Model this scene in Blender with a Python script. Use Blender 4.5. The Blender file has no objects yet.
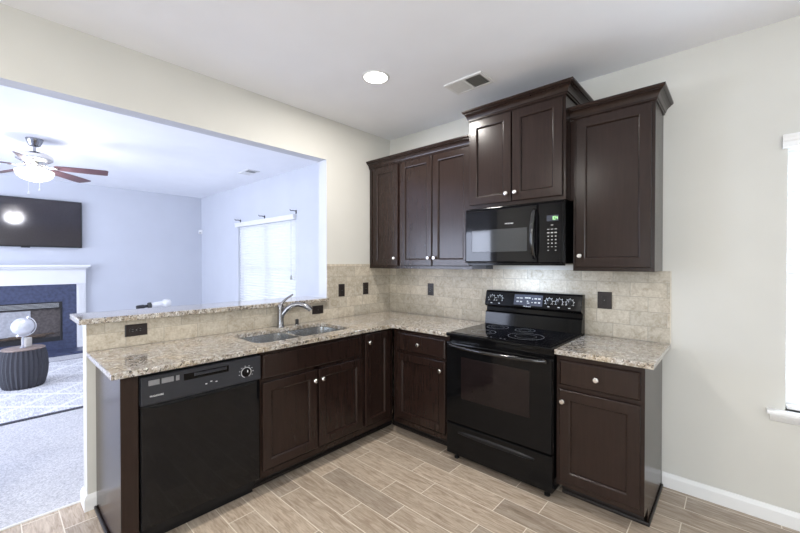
import bpy, bmesh, math, random
from mathutils import Vector, Matrix
R = math.radians
PI = math.pi
random.seed(7)
SC = bpy.context.scene
COL = SC.collection

# ------------------------------------------------------------------ camera, world, lights, exposure
cd = bpy.data.cameras.new('camera')
cam = bpy.data.objects.new('camera', cd)
COL.objects.link(cam)
cam.location = (2.7626, -2.8896, 1.4234)
cam.rotation_euler = (R(90 - 0.53), 0, R(42.17))
cd.sensor_fit = 'HORIZONTAL'
cd.sensor_width = 36
cd.lens = 16.741
cd.clip_start = 0.05
SC.camera = cam

w = bpy.data.worlds.new('world')
SC.world = w
w.use_nodes = True
bg = w.node_tree.nodes['Background']
bg.inputs[0].default_value = (0.80, 0.88, 1.0, 1)
bg.inputs[1].default_value = 1.2


def area(name, loc, rot, sx, sy, energy, color, shape='RECTANGLE', spread=None):
    l = bpy.data.lights.new(name, 'AREA')
    l.shape = shape
    l.size = sx
    if shape == 'RECTANGLE':
        l.size_y = sy
    l.energy = energy
    l.color = color
    if spread:
        l.spread = spread
    o = bpy.data.objects.new(name, l)
    o.location = loc
    o.rotation_euler = rot
    COL.objects.link(o)
    return o


DAY = (0.73, 0.79, 1.0)
DAYK = (0.86, 0.93, 1.0)
area('daylight_dining_window', (3.40, 0.22, 1.33), (R(-90), 0, 0), 0.95, 1.45, 46, (0.78, 0.87, 1.0))
area('daylight_living_window', (-2.73, 0.22, 1.33), (R(-90), 0, 0), 1.8, 1.45, 5, DAY)
area('daylight_patio_door', (3.2, -6.22, 1.15), (R(90), 0, 0), 2.4, 2.0, 88, DAYK)
area('daylight_rear_living_window', (-2.6, -6.22, 1.4), (R(90), 0, 0), 3.2, 1.7, 205, DAY)
SC.view_settings.view_transform = 'Standard'
SC.view_settings.look = 'None'
SC.view_settings.gamma = 1
SC.view_settings.use_curve_mapping = False
SC.view_settings.exposure = 0.47
CANW = 17            # recessed can light power
FANW = 46            # fan lamp power
PENW = 74            # power of the added dining pendant
HOODW = 1.5          # cooktop task light power

# ------------------------------------------------------------------ materials


class NT:
    def __init__(s, name):
        m = bpy.data.materials.new(name)
        m.use_nodes = True
        s.m = m
        s.t = m.node_tree
        s.b = s.t.nodes['Principled BSDF']

    def n(s, typ, props=None, **inp):
        nd = s.t.nodes.new(typ)
        for k, v in (props or {}).items():
            setattr(nd, k, v)
        for k, v in inp.items():
            key = k
            if k[0] == 'i' and k[1:].isdigit():
                key = int(k[1:])
            else:
                key = k.replace('_', ' ')
            s.put(nd.inputs[key], v)
        return nd

    def put(s, sock, v):
        if isinstance(v, bpy.types.NodeSocket):
            s.t.links.new(v, sock)
        else:
            if isinstance(v, tuple) and len(v) == 3 and sock.type == 'RGBA':
                v = v + (1,)
            sock.default_value = v

    def obj(s):
        return s.n('ShaderNodeTexCoord').outputs['Object']

    def map(s, vec, scale=(1, 1, 1), loc=(0, 0, 0)):
        return s.n('ShaderNodeMapping', Vector=vec, Scale=scale, Location=loc).outputs[0]

    def noise(s, vec, scale, detail=3, rough=0.5, dist=0.0):
        return s.n('ShaderNodeTexNoise', Vector=vec, Scale=scale, Detail=detail, Roughness=rough, Distortion=dist).outputs['Fac']

    def ramp(s, fac, stops, interp='LINEAR'):
        nd = s.n('ShaderNodeValToRGB', Fac=fac)
        cr = nd.color_ramp
        cr.interpolation = interp
        while len(cr.elements) < len(stops):
            cr.elements.new(0.5)
        for e, (p, c) in zip(cr.elements, stops):
            e.position = p
            e.color = tuple(c) + (1,) if len(c) == 3 else c
        return nd.outputs[0]

    def mix(s, fac, a, b, mode='MIX'):
        nd = s.n('ShaderNodeMix', {'data_type': 'RGBA', 'blend_type': mode})
        s.put(nd.inputs[0], fac)
        s.put(nd.inputs[6], a)
        s.put(nd.inputs[7], b)
        return nd.outputs[2]

    def math(s, op, a, b=0.0):
        nd = s.n('ShaderNodeMath', {'operation': op})
        s.put(nd.inputs[0], a)
        s.put(nd.inputs[1], b)
        return nd.outputs[0]

    def bump(s, h, strength=0.2, dist=0.002):
        s.put(s.b.inputs['Normal'], s.n('ShaderNodeBump', Height=h, Strength=strength, Distance=dist).outputs[0])

    def set(s, color=None, rough=None, metal=None, spec=None, **kw):
        if color is not None:
            s.put(s.b.inputs['Base Color'], color)
        if rough is not None:
            s.put(s.b.inputs['Roughness'], rough)
        if metal is not None:
            s.put(s.b.inputs['Metallic'], metal)
        if spec is not None:
            s.put(s.b.inputs['Specular IOR Level'], spec)
        for k, v in kw.items():
            s.put(s.b.inputs[k.replace('_', ' ')], v)
        return s.m


def paint(name, c, rough=0.6, spec=0.3, tex=300, bump=0.04):
    t = NT(name)
    o = t.obj()
    f = t.noise(o, 3.0, 2)
    col = t.ramp(f, [(0.3, [x * 0.985 for x in c]), (0.7, [min(1, x * 1.015) for x in c])])
    t.bump(t.noise(o, tex, 2), bump, 0.001)
    return t.set(col, rough, 0, spec)


def plain(name, c, rough=0.4, metal=0.0, spec=0.5, scale=60, var=0.08, bump=0.0):
    t = NT(name)
    f = t.noise(t.obj(), scale, 3)
    col = t.ramp(f, [(0.3, [x * (1 - var) for x in c]), (0.7, [min(1, x * (1 + var)) for x in c])])
    if bump:
        t.bump(f, bump, 0.001)
    return t.set(col, rough, metal, spec)


def emit(name, c, strength):
    t = NT(name)
    f = t.noise(t.obj(), 8.0, 1)
    col = t.ramp(f, [(0.3, [x * 0.97 for x in c]), (0.7, c)])
    return t.set((0.8, 0.8, 0.8), 0.4, 0, 0.3, Emission_Color=col, Emission_Strength=strength)


M = {}
M['wall'] = paint('greige_wall_paint', (0.64, 0.63, 0.59), 0.55, 0.3)
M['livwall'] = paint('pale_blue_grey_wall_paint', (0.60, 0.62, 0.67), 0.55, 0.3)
M['ceiling'] = paint('ceiling_paint', (0.90, 0.91, 0.945), 0.8, 0.2, 180, 0.15)
M['trim'] = paint('white_trim_paint', (0.82, 0.82, 0.82), 0.35, 0.4, 100, 0.01)


def floor_tile():
    t = NT('wood_look_porcelain_planks')
    o = t.obj()
    v = t.map(o, (1, 1, 1), (-0.105, 0.655, 0))
    br = t.n('ShaderNodeTexBrick', {'offset': 0.336, 'offset_frequency': 2, 'squash': 1.0}, Vector=v, Color1=(0, 0, 0), Color2=(1, 1, 1),
             Mortar=(0.5, 0.5, 0.5), Scale=1.0, Mortar_Size=0.0026, Mortar_Smooth=0.1, Bias=0.0, Brick_Width=0.61, Row_Height=0.152)
    rnd = br.outputs['Color']
    mort = br.outputs['Fac']
    off = t.n('ShaderNodeVectorMath', {'operation': 'MULTIPLY_ADD'}, i0=rnd, i1=(13.0, 7.0, 5.0), i2=o).outputs[0]
    g1 = t.noise(t.map(off, (4.5, 30, 1)), 1.7, 7, 0.66, 0.9)
    g2 = t.noise(t.map(off, (9, 130, 1)), 1.0, 4, 0.65)
    g = t.math('ADD', t.math('MULTIPLY', g1, 0.7), t.math('MULTIPLY', g2, 0.3))
    wood = t.ramp(g, [(0.30, (0.25, 0.185, 0.13)), (0.44, (0.39, 0.31, 0.235)), (0.56, (0.53, 0.445, 0.355)), (0.72, (0.66, 0.58, 0.49))])
    tone = t.ramp(rnd, [(0.0, (0.80, 0.79, 0.79)), (0.5, (1.0, 0.98, 0.96)), (1.0, (1.14, 1.12, 1.10))])
    wood = t.mix(1.0, wood, tone, 'MULTIPLY')
    col = t.mix(mort, wood, (0.80, 0.73, 0.62))
    t.bump(t.math('SUBTRACT', t.math('MULTIPLY', g, 0.25), mort), 0.25, 0.0012)
    return t.set(col, t.ramp(g, [(0.3, (0.40,) * 3), (0.7, (0.30,) * 3)]), 0, 0.5)


M['floor'] = floor_tile()


def splash(name, axis):
    t = NT(name)
    o = t.obj()
    sp = t.n('ShaderNodeSeparateXYZ', Vector=o)
    v = t.n('ShaderNodeCombineXYZ', X=sp.outputs[axis], Y=sp.outputs[2]).outputs[0]
    br = t.n('ShaderNodeTexBrick', {'offset': 0.5, 'offset_frequency': 2}, Vector=v, Color1=(0, 0, 0), Color2=(1, 1, 1), Mortar=(0.5, 0.5, 0.5),
             Scale=1.0, Mortar_Size=0.0022, Mortar_Smooth=0.3, Bias=0.0, Brick_Width=0.203, Row_Height=0.0955)
    rnd, mort = br.outputs['Color'], br.outputs['Fac']
    off = t.n('ShaderNodeVectorMath', {'operation': 'MULTIPLY_ADD'}, i0=rnd, i1=(9.0, 5.0, 3.0), i2=o).outputs[0]
    n1 = t.noise(off, 16, 5, 0.65, 0.8)
    n2 = t.noise(off, 75, 3, 0.6)
    g = t.math('ADD', t.math('MULTIPLY', n1, 0.6), t.math('MULTIPLY', n2, 0.4))
    c = t.ramp(g, [(0.32, (0.36, 0.30, 0.225)), (0.45, (0.48, 0.425, 0.34)), (0.57, (0.58, 0.53, 0.44)), (0.72, (0.68, 0.635, 0.555))])
    tone = t.ramp(rnd, [(0.0, (0.84, 0.84, 0.84)), (1.0, (1.09, 1.08, 1.07))])
    c = t.mix(1.0, c, tone, 'MULTIPLY')
    c = t.mix(mort, c, (0.36, 0.325, 0.27))
    t.bump(t.math('SUBTRACT', t.math('MULTIPLY', g, 0.3), mort), 0.3, 0.0015)
    return t.set(c, 0.5, 0, 0.4)


M['splash_x'] = splash('beige_stone_tile_range_side', 0)
M['splash_y'] = splash('beige_stone_tile_sink_side', 1)


def granite():
    t = NT('speckled_beige_granite')
    o = t.obj()
    n1 = t.noise(o, 38, 5, 0.7, 0.6)
    n2 = t.noise(t.map(o, (1, 1, 1), (3, 5, 2)), 70, 4, 0.72)
    n3 = t.noise(t.map(o, (1, 1, 1), (7, 1, 4)), 7, 3, 0.6)
    base = t.ramp(n1, [(0.32, (0.145, 0.115, 0.085)), (0.43, (0.33, 0.285, 0.23)), (0.54, (0.50, 0.465, 0.41)), (0.68, (0.69, 0.675, 0.64))])
    warm = t.ramp(n3, [(0.42, (0.93, 0.93, 0.95)), (0.65, (1.0, 0.92, 0.80))])
    base = t.mix(1.0, base, warm, 'MULTIPLY')
    gray = t.ramp(n2, [(0.385, (0, 0, 0)), (0.435, (1, 1, 1))])
    base = t.mix(t.math('SUBTRACT', 1.0, gray), base, (0.11, 0.095, 0.085))
    n4 = t.noise(t.map(o, (1, 1, 1), (11, 2, 9)), 62, 3, 0.6, 0.8)
    base = t.mix(t.ramp(n4, [(0.605, (0, 0, 0)), (0.635, (1, 1, 1))]), base, (0.022, 0.020, 0.020))
    n5 = t.noise(t.map(o, (1, 1, 1), (5, 8, 3)), 80, 2, 0.6, 0.5)
    base = t.mix(t.ramp(n5, [(0.64, (0, 0, 0)), (0.67, (1, 1, 1))]), base, (0.82, 0.80, 0.76))
    return t.set(base, 0.10, 0, 0.5, Coat_Weight=0.6, Coat_Roughness=0.04)


M['granite'] = granite()


def wood(name, c1, c2, rough):
    t = NT(name)
    o = t.obj()
    n1 = t.noise(t.map(o, (34, 34, 2.2)), 2.0, 6, 0.65, 0.5)
    n2 = t.noise(o, 5, 3, 0.6, 1.0)
    n3 = t.noise(o, 420, 2)
    g = t.math('ADD', t.math('MULTIPLY', n1, 0.7), t.math('MULTIPLY', n2, 0.3))
    col = t.ramp(g, [(0.30, c1), (0.70, c2)])
    t.bump(n3, 0.05, 0.0006)
    return t.set(col, rough, 0, 0.36)


M['cab'] = wood('espresso_stained_wood', (0.0155, 0.0082, 0.0064), (0.0250, 0.0132, 0.0102), 0.23)
M['cabin'] = plain('cabinet_interior_board', (0.09, 0.06, 0.045), 0.6)
M['kick'] = plain('dark_toe_kick', (0.014, 0.010, 0.009), 0.4)
M['nickel'] = plain('brushed_nickel', (0.78, 0.76, 0.73), 0.25, 1.0, scale=200, var=0.04)
M['chrome'] = plain('polished_chrome', (0.30, 0.30, 0.32), 0.18, 1.0, var=0.03)
M['steel'] = plain('satin_stainless_steel', (0.60, 0.61, 0.62), 0.20, 1.0, scale=150, var=0.05)
M['black'] = plain('glossy_black_enamel', (0.004, 0.004, 0.0045), 0.09, 0, 0.2, var=0.2)
M['gloss'] = plain('shiny_black_handle', (0.006, 0.006, 0.007), 0.06, 0, 0.8)
M['dwblack'] = plain('black_dishwasher_door', (0.005, 0.005, 0.006), 0.06, 0, 0.30, scale=14, var=0.2)
M['blackmat'] = plain('matte_black_plastic', (0.009, 0.009, 0.010), 0.40, 0, 0.25, var=0.1)
M['console'] = plain('dark_grey_console_plastic', (0.026, 0.028, 0.035), 0.32, 0, 0.4, var=0.06)
M['graybtn'] = plain('grey_push_button', (0.22, 0.22, 0.23), 0.4)
M['glassblack'] = plain('black_ceramic_glass', (0.004, 0.004, 0.0055), 0.05, 0, 0.34, var=0.1)
M['ovenglass'] = plain('dark_oven_glass', (0.012, 0.008, 0.008), 0.04, 0, 0.28, var=0.1)
M['micglass'] = plain('dark_microwave_screen', (0.040, 0.043, 0.047), 0.06, 0, 0.45, scale=800, var=0.3)
M['mark'] = plain('printed_white_mark', (0.75, 0.76, 0.78), 0.5)
M['ringmark'] = plain('printed_grey_burner_mark', (0.17, 0.175, 0.19), 0.3)
M['dispdark'] = plain('display_window', (0.05, 0.055, 0.075), 0.12, 0, 0.6)
M['green'] = emit('green_clock_digits', (0.25, 1.0, 0.10), 1.6)
M['plate'] = plain('dark_brown_wall_plate', (0.016, 0.010, 0.010), 0.35)
M['platein'] = plain('dark_brown_device', (0.010, 0.007, 0.007), 0.3)
M['white'] = plain('white_plastic', (0.80, 0.80, 0.80), 0.4, var=0.02)
M['ventdark'] = plain('dark_duct', (0.06, 0.06, 0.055), 0.7)
M['ventgrey'] = plain('grey_louver', (0.42, 0.42, 0.40), 0.5)
M['lens'] = emit('lit_lamp_lens', (1.0, 0.95, 0.88), 9.0)


def bowl_mat():
    t = NT('lit_frosted_bowl')
    f = t.noise(t.obj(), 8, 1)
    e = t.n('ShaderNodeEmission', Color=t.ramp(f, [(0.3, (1.0, 0.94, 0.88)), (0.7, (1.0, 0.96, 0.92))]), Strength=3.0)
    tr = t.n('ShaderNodeBsdfTransparent', Color=(0.9, 0.88, 0.85, 1))
    mx = t.n('ShaderNodeMixShader', i0=0.5, i1=e.outputs[0], i2=tr.outputs[0])
    t.t.links.new(mx.outputs[0], t.t.nodes['Material Output'].inputs[0])
    return t.m


M['bowl'] = bowl_mat()
M['blade'] = wood('rosy_walnut_blade', (0.085, 0.042, 0.048), (0.14, 0.075, 0.08), 0.35)
M['screen'] = plain('tv_screen_glass', (0.036, 0.031, 0.035), 0.10, 0, 0.6)
M['slate'] = plain('blue_black_slate', (0.060, 0.072, 0.13), 0.35, 0, 0.45, scale=25, var=0.25)
M['soot'] = plain('dark_firebrick', (0.10, 0.085, 0.08), 0.8, scale=30, var=0.3)
M['firepanel'] = plain('pale_firebox_liner', (0.42, 0.42, 0.44), 0.6, scale=30, var=0.15)
M['iron'] = plain('black_iron', (0.02, 0.02, 0.022), 0.45)
M['log'] = plain('burnt_log_bark', (0.12, 0.085, 0.06), 0.85, scale=50, var=0.4, bump=0.3)


def blind_mat():
    t = NT('white_blind_slat')
    f = t.noise(t.obj(), 20, 2)
    col = t.ramp(f, [(0.3, (0.86, 0.87, 0.88)), (0.7, (0.90, 0.90, 0.91))])
    t.set(col, 0.5, 0, 0.3)
    tr = t.n('ShaderNodeBsdfTranslucent', Color=col)
    mx = t.n('ShaderNodeMixShader', i0=0.35, i1=t.b.outputs[0], i2=tr.outputs[0])
    out = t.t.nodes['Material Output']
    t.t.links.new(mx.outputs[0], out.inputs[0])
    return t.m


M['slat'] = blind_mat()


def pane_mat():
    t = NT('clear_window_glass')
    f = t.noise(t.obj(), 2, 1)
    tr = t.n('ShaderNodeBsdfTransparent', Color=t.ramp(f, [(0.0, (0.95, 0.96, 0.96)), (1.0, (0.96, 0.97, 0.97))]))
    gl = t.n('ShaderNodeBsdfGlossy', Color=(0.9, 0.9, 0.9), Roughness=0.02)
    mx = t.n('ShaderNodeMixShader', i0=0.06, i1=tr.outputs[0], i2=gl.outputs[0])
    t.t.links.new(mx.outputs[0], t.t.nodes['Material Output'].inputs[0])
    return t.m


M['pane'] = pane_mat()


def carpet_mat():
    t = NT('pale_grey_carpet_pile')
    o = t.obj()
    n = t.noise(o, 90, 4, 0.75)
    n2 = t.noise(o, 2.5, 2)
    c = t.ramp(n, [(0.32, (0.42, 0.42, 0.44)), (0.68, (0.84, 0.83, 0.84))])
    c = t.mix(1.0, c, t.ramp(n2, [(0.3, (0.93, 0.93, 0.93)), (0.7, (1, 1, 1))]), 'MULTIPLY')
    t.bump(n, 0.9, 0.008)
    return t.set(c, 0.95, 0, 0.05)


M['carpet'] = carpet_mat()


def rug_mat():
    t = NT('woven_pale_lattice_rug')
    o = t.obj()
    sp = t.n('ShaderNodeSeparateXYZ', Vector=o)
    n = t.noise(t.map(o, (1, 5, 1)), 14, 4, 0.7, 0.6)
    n2 = t.noise(o, 140, 2)
    c = t.ramp(n, [(0.35, (0.42, 0.42, 0.45)), (0.5, (0.63, 0.63, 0.65)), (0.65, (0.80, 0.80, 0.80))])
    a = t.math('ADD', sp.outputs[0], sp.outputs[1])
    b = t.math('SUBTRACT', sp.outputs[0], sp.outputs[1])
    fa = t.math('LESS_THAN', t.math('ABSOLUTE', t.math('SUBTRACT', t.math('FRACT', t.math('MULTIPLY', a, 1.9)), 0.5)), 0.06)
    fb = t.math('LESS_THAN', t.math('ABSOLUTE', t.math('SUBTRACT', t.math('FRACT', t.math('MULTIPLY', b, 1.9)), 0.5)), 0.06)
    c = t.mix(t.math('MULTIPLY', t.math('MAXIMUM', fa, fb), 0.6), c, (0.86, 0.86, 0.86))
    t.bump(n2, 0.6, 0.004)
    return t.set(c, 0.95, 0, 0.05)


M['rug'] = rug_mat()
M['rugedge'] = plain('dark_rug_binding', (0.12, 0.12, 0.14), 0.9, 0, 0.1, scale=120, var=0.5)


def wicker():
    t = NT('grey_woven_wicker')
    o = t.obj()
    wv = t.n('ShaderNodeTexWave', {'wave_type': 'BANDS', 'bands_direction': 'Z'}, Vector=o, Scale=32.0, Distortion=1.0, Detail=2.0)
    c = t.ramp(wv.outputs['Fac'], [(0.2, (0.020, 0.020, 0.026)), (0.8, (0.085, 0.085, 0.10))])
    t.bump(wv.outputs['Fac'], 0.6, 0.004)
    return t.set(c, 0.55, 0, 0.4)


M['wicker'] = wicker()
M['stooltop'] = plain('worn_brown_wood_top', (0.26, 0.20, 0.17), 0.5, scale=25, var=0.35)
M['silver'] = plain('silvered_metal', (0.80, 0.80, 0.82), 0.18, 1.0, scale=12, var=0.2)
M['globe'] = plain('pearly_white_globe_surface', (0.72, 0.73, 0.76), 0.25, 0.35, scale=14, var=0.22)

# ------------------------------------------------------------------ mesh helpers
OFF = {}


def link(name, bm, mat, parent=None, bev=0.0, smooth=False, seg=2, loc=None):
    me = bpy.data.meshes.new(name)
    off = OFF.get(parent.name, Vector()) if parent is not None else Vector(loc or (0, 0, 0))
    bmesh.ops.translate(bm, verts=bm.verts, vec=-off)
    bmesh.ops.recalc_face_normals(bm, faces=bm.faces)
    bm.to_mesh(me)
    bm.free()
    me.materials.append(M[mat] if isinstance(mat, str) else mat)
    o = bpy.data.objects.new(name, me)
    COL.objects.link(o)
    if parent is not None:
        o.parent = parent
    else:
        o.location = off
    OFF[o.name] = off
    if bev:
        md = o.modifiers.new('bevel', 'BEVEL')
        md.width = bev
        md.segments = seg
        md.limit_method = 'ANGLE'
        md.angle_limit = R(35)
    if smooth:
        for p in me.polygons:
            p.use_smooth = True
        if not bev:
            try:
                me.set_sharp_from_angle(angle=R(38))
            except Exception:
                pass
    return o


def tag(o, label, cat, group=None, kind=None):
    if label:
        o['label'] = label
    if cat:
        o['category'] = cat
    if group:
        o['group'] = group
    if kind:
        o['kind'] = kind
    return o


def thing(name, label, cat, loc, group=None):
    o = bpy.data.objects.new(name, None)
    o.empty_display_size = 0.1
    o.location = loc
    COL.objects.link(o)
    OFF[o.name] = Vector(loc)
    return tag(o, label, cat, group)


def BM():
    return bmesh.new()


def box(bm, x0, x1, y0, y1, z0, z1):
    v = [bm.verts.new((x, y, z)) for x in (x0, x1) for y in (y0, y1) for z in (z0, z1)]
    for f in ((0, 1, 3, 2), (4, 6, 7, 5), (0, 4, 5, 1), (2, 3, 7, 6), (0, 2, 6, 4), (1, 5, 7, 3)):
        bm.faces.new([v[i] for i in f])
    return v


def boxes(*args):
    bm = BM()
    for a in args:
        box(bm, *a)
    return bm


def frameof(axis):
    a = Vector(axis).normalized()
    u = a.orthogonal().normalized()
    return u, a.cross(u), a


def lathe(bm, prof, org, axis=(0, 0, 1), n=24):
    """prof: (radius, height along axis) pairs"""
    u, v, a = frameof(axis)
    org = Vector(org)
    rings = []
    for r, h in prof:
        c = org + a * h
        if r < 1e-6:
            rings.append([bm.verts.new(c)])
        else:
            rings.append([bm.verts.new(c + u * (r * math.cos(2 * PI * i / n)) + v * (r * math.sin(2 * PI * i / n))) for i in range(n)])
    for A, B in zip(rings, rings[1:]):
        if len(A) == 1 and len(B) == 1:
            continue
        for i in range(n):
            j = (i + 1) % n
            if len(A) == 1:
                bm.faces.new((A[0], B[j], B[i]))
            elif len(B) == 1:
                bm.faces.new((A[i], A[j], B[0]))
            else:
                bm.faces.new((A[i], A[j], B[j], B[i]))
    for ring in (rings[0], rings[-1]):
        if len(ring) > 2:
            bm.faces.new(ring)


def tube(bm, pts, r, n=12, flat=None):
    """swept tube; r number or list; flat=(scale_u, scale_v)"""
    pts = [Vector(p) for p in pts]
    rs = r if isinstance(r, (list, tuple)) else [r] * len(pts)
    rings = []
    up = None
    for i, p in enumerate(pts):
        d = (pts[min(i + 1, len(pts) - 1)] - pts[max(i - 1, 0)]).normalized()
        if up is None:
            up = d.orthogonal().normalized()
            if abs(d.z) < 0.95:
                up = (Vector((0, 0, 1)) - d * d.z).normalized()
        else:
            up = (up - d * up.dot(d)).normalized()
        s = d.cross(up)
        fu, fs = flat or (1, 1)
        rings.append([bm.verts.new(p + up * (rs[i] * fu * math.cos(2 * PI * k / n)) + s * (rs[i] * fs * math.sin(2 * PI * k / n))) for k in range(n)])
    for A, B in zip(rings, rings[1:]):
        for i in range(n):
            j = (i + 1) % n
            bm.faces.new((A[i], A[j], B[j], B[i]))
    bm.faces.new(rings[0])
    bm.faces.new(rings[-1])


def loft(bm, rings, cap0=True, cap1=True):
    R_ = [[bm.verts.new(p) for p in r] for r in rings]
    n = len(R_[0])
    for A, B in zip(R_, R_[1:]):
        for i in range(n):
            j = (i + 1) % n
            bm.faces.new((A[i], A[j], B[j], B[i]))
    if cap0:
        bm.faces.new(R_[0])
    if cap1:
        bm.faces.new(R_[-1])


def rrect(x0, x1, y0, y1, r, z, n=6):
    pts = []
    for cx, cy, a0 in ((x1 - r, y1 - r, 0), (x0 + r, y1 - r, 90), (x0 + r, y0 + r, 180), (x1 - r, y0 + r, 270)):
        for k in range(n + 1):
            a = R(a0 + 90 * k / n)
            pts.append((cx + r * math.cos(a), cy + r * math.sin(a), z))
    return pts


def slab(bm, outer, holes, z0, z1):
    """flat slab with holes: plan loops of (x, y)"""
    edges = []
    loops = []
    for lp in [outer] + holes:
        vs = [bm.verts.new((p[0], p[1], z1)) for p in lp]
        loops.append(vs)
        for i in range(len(vs)):
            edges.append(bm.edges.new((vs[i], vs[(i + 1) % len(vs)])))
    top = bmesh.ops.triangle_fill(bm, use_beauty=True, use_dissolve=False, edges=edges)
    faces = [f for f in top['geom'] if isinstance(f, bmesh.types.BMFace)]
    low = {}
    for vs in loops:
        for v in vs:
            low[v] = bm.verts.new((v.co.x, v.co.y, z0))
    for f in faces:
        bm.faces.new([low[v] for v in reversed(f.verts)])
    for vs in loops:
        for i in range(len(vs)):
            a, b = vs[i], vs[(i + 1) % len(vs)]
            bm.faces.new((a, b, low[b], low[a]))


# cabinet faces: (u, z, w) -> world ; w is the distance out of the face
def FA(yf):
    return lambda u, z, w_: (u, yf - w_, z)


def FB(xf):
    return lambda u, z, w_: (xf + w_, u, z)


def ring(F, u0, u1, z0, z1, w_):
    return [F(u0, z0, w_), F(u1, z0, w_), F(u1, z1, w_), F(u0, z1, w_)]


def panel_door(F, u0, u1, z0, z1, st=0.055, th=0.02):
    bm = BM()
    i = lambda d, w_: ring(F, u0 + d, u1 - d, z0 + d, z1 - d, w_)
    loft(bm, [i(0, 0.0), i(0, th - 0.005), i(0.0015, th - 0.0015), i(0.005, th), i(st, th), i(st + 0.004, th - 0.001), i(st + 0.008, th - 0.0035), i(st + 0.011, th - 0.0075), i(st + 0.012, th - 0.013)])
    return bm


def slab_front(F, u0, u1, z0, z1, th=0.02):
    bm = BM()
    i = lambda d, w_: ring(F, u0 + d, u1 - d, z0 + d, z1 - d, w_)
    loft(bm, [i(0, 0.0), i(0, th - 0.009), i(0.004, th - 0.004), i(0.011, th)])
    return bm


def knob(F, u, z, parent, w0=0.02):
    o = Vector(F(u, z, w0))
    ax = Vector(F(u, z, w0 + 1)) - o
    bm = BM()
    lathe(bm, [(0.0075, 0), (0.006, 0.003), (0.005, 0.011), (0.009, 0.014), (0.0150, 0.018), (0.0155, 0.022), (0.012, 0.0265), (0.0, 0.028)], o, ax, 16)
    return link('knob', bm, 'nickel', parent, smooth=True)


def fbox(bm, F, u0, u1, z0, z1, w0, w1):
    loft(bm, [ring(F, u0, u1, z0, z1, w0), ring(F, u0, u1, z0, z1, w1)])


def text_bm(s, F, u, z, w_, size, align='CENTER', ext=0.0006, flip=False):
    cu = bpy.data.curves.new('t', 'FONT')
    cu.body = s
    cu.size = size
    cu.align_x = align
    cu.align_y = 'CENTER'
    cu.extrude = ext
    cu.resolution_u = 2
    ob = bpy.data.objects.new('t', cu)
    COL.objects.link(ob)
    dg = bpy.context.evaluated_depsgraph_get()
    me = bpy.data.meshes.new_from_object(ob.evaluated_get(dg))
    bm = BM()
    bm.from_mesh(me)
    for v in bm.verts:
        v.co = Vector(F(u + v.co.x, z + v.co.y, w_ + v.co.z))
    bpy.data.objects.remove(ob)
    bpy.data.curves.remove(cu)
    bpy.data.meshes.remove(me)
    return bm


def ringdisc(bm, F, u, z, w_, r0, r1, n=40, a0=0, a1=360, th=0.0008):
    full = abs(a1 - a0) >= 360
    k = n if full else n + 1
    P = []
    for i in range(k):
        a = R(a0 + (a1 - a0) * i / n)
        c, s = math.cos(a), math.sin(a)
        P.append([bm.verts.new(F(u + r * c, z + r * s, w_ + d)) for r, d in ((r0, 0), (r0, th), (r1, th), (r1, 0))])
    for i in range(n if full else n):
        A, B = P[i], P[(i + 1) % k]
        for q in range(4):
            bm.faces.new((A[q], A[(q + 1) % 4], B[(q + 1) % 4], B[q]))
    if not full:
        bm.faces.new(P[0])
        bm.faces.new(P[-1])


# ------------------------------------------------------------------ the setting
ZC = 2.735
XL, XR, YF = -5.28, 5.0, -6.0
JAMB, OPEN_L, HEAD, PONY = -0.834, -3.25, 2.36, -2.52
TW = 0.115


def cells(bm, us, vs, holes, mk):
    for u0, u1 in zip(us, us[1:]):
        for v0, v1 in zip(vs, vs[1:]):
            if any(a <= (u0 + u1) / 2 <= b and c <= (v0 + v1) / 2 <= d for a, b, c, d in holes):
                continue
            mk(u0, u1, v0, v1)


def struct(name, bm, mat, **k):
    o = link(name, bm, mat, **k)
    o['kind'] = 'structure'
    return o


struct('floor', boxes((-0.131, XR, YF, 0, -0.1, 0)), 'floor')
o = link('carpet', boxes((XL + .001, -0.131, YF + .001, -0.001, -0.1, 0.006)), 'carpet')
tag(o, 'pale grey carpet pile of the living room beyond the tiled floor', 'carpet', kind='stuff')
struct('ceiling', boxes((XL - .15, XR + .15, YF - .15, 0.15, ZC, ZC + 0.1)), 'ceiling')


def wall_slab(name, x0, x1, holes, ya, yb, mat='wall'):
    bm = BM()
    slab(bm, [(x0, -0.1), (x1, -0.1), (x1, ZC), (x0, ZC)], [[(a, c), (b, c), (b, d), (a, d)] for a, b, c, d in holes], ya, yb)
    for v in bm.verts:
        v.co = Vector((v.co.x, v.co.z, v.co.y))
    return struct(name, bm, mat)


WK = (2.962, 3.86, 0.625, 2.045)     # dining window hole x0,x1,z0,z1
WL = (-3.63, -1.833, 0.625, 2.045)   # living window hole
wall_slab('wall_back', -TW, XR + .15, [WK], 0, 0.15)
wall_slab('wall_living_back', XL - .15, -TW, [WL], 0, 0.15, 'livwall')
PD = (2.0, 4.4, 0.02, 2.10)          # patio door behind the camera
RW = (-4.2, -1.0, 0.55, 2.25)        # rear living window
wall_slab('wall_front', XL - .15, XR + .15, [PD, RW], YF - 0.15, YF)
struct('wall_far_left', boxes((XL - .15, XL, YF, 0, -0.1, ZC)), 'livwall')
struct('wall_right', boxes((XR, XR + .15, YF, 0, -0.1, ZC)), 'wall')
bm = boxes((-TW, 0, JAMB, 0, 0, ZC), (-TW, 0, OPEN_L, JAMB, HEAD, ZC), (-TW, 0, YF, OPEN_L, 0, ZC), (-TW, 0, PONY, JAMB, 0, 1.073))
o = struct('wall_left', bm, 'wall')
o.data.materials.append(M['livwall'])
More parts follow.
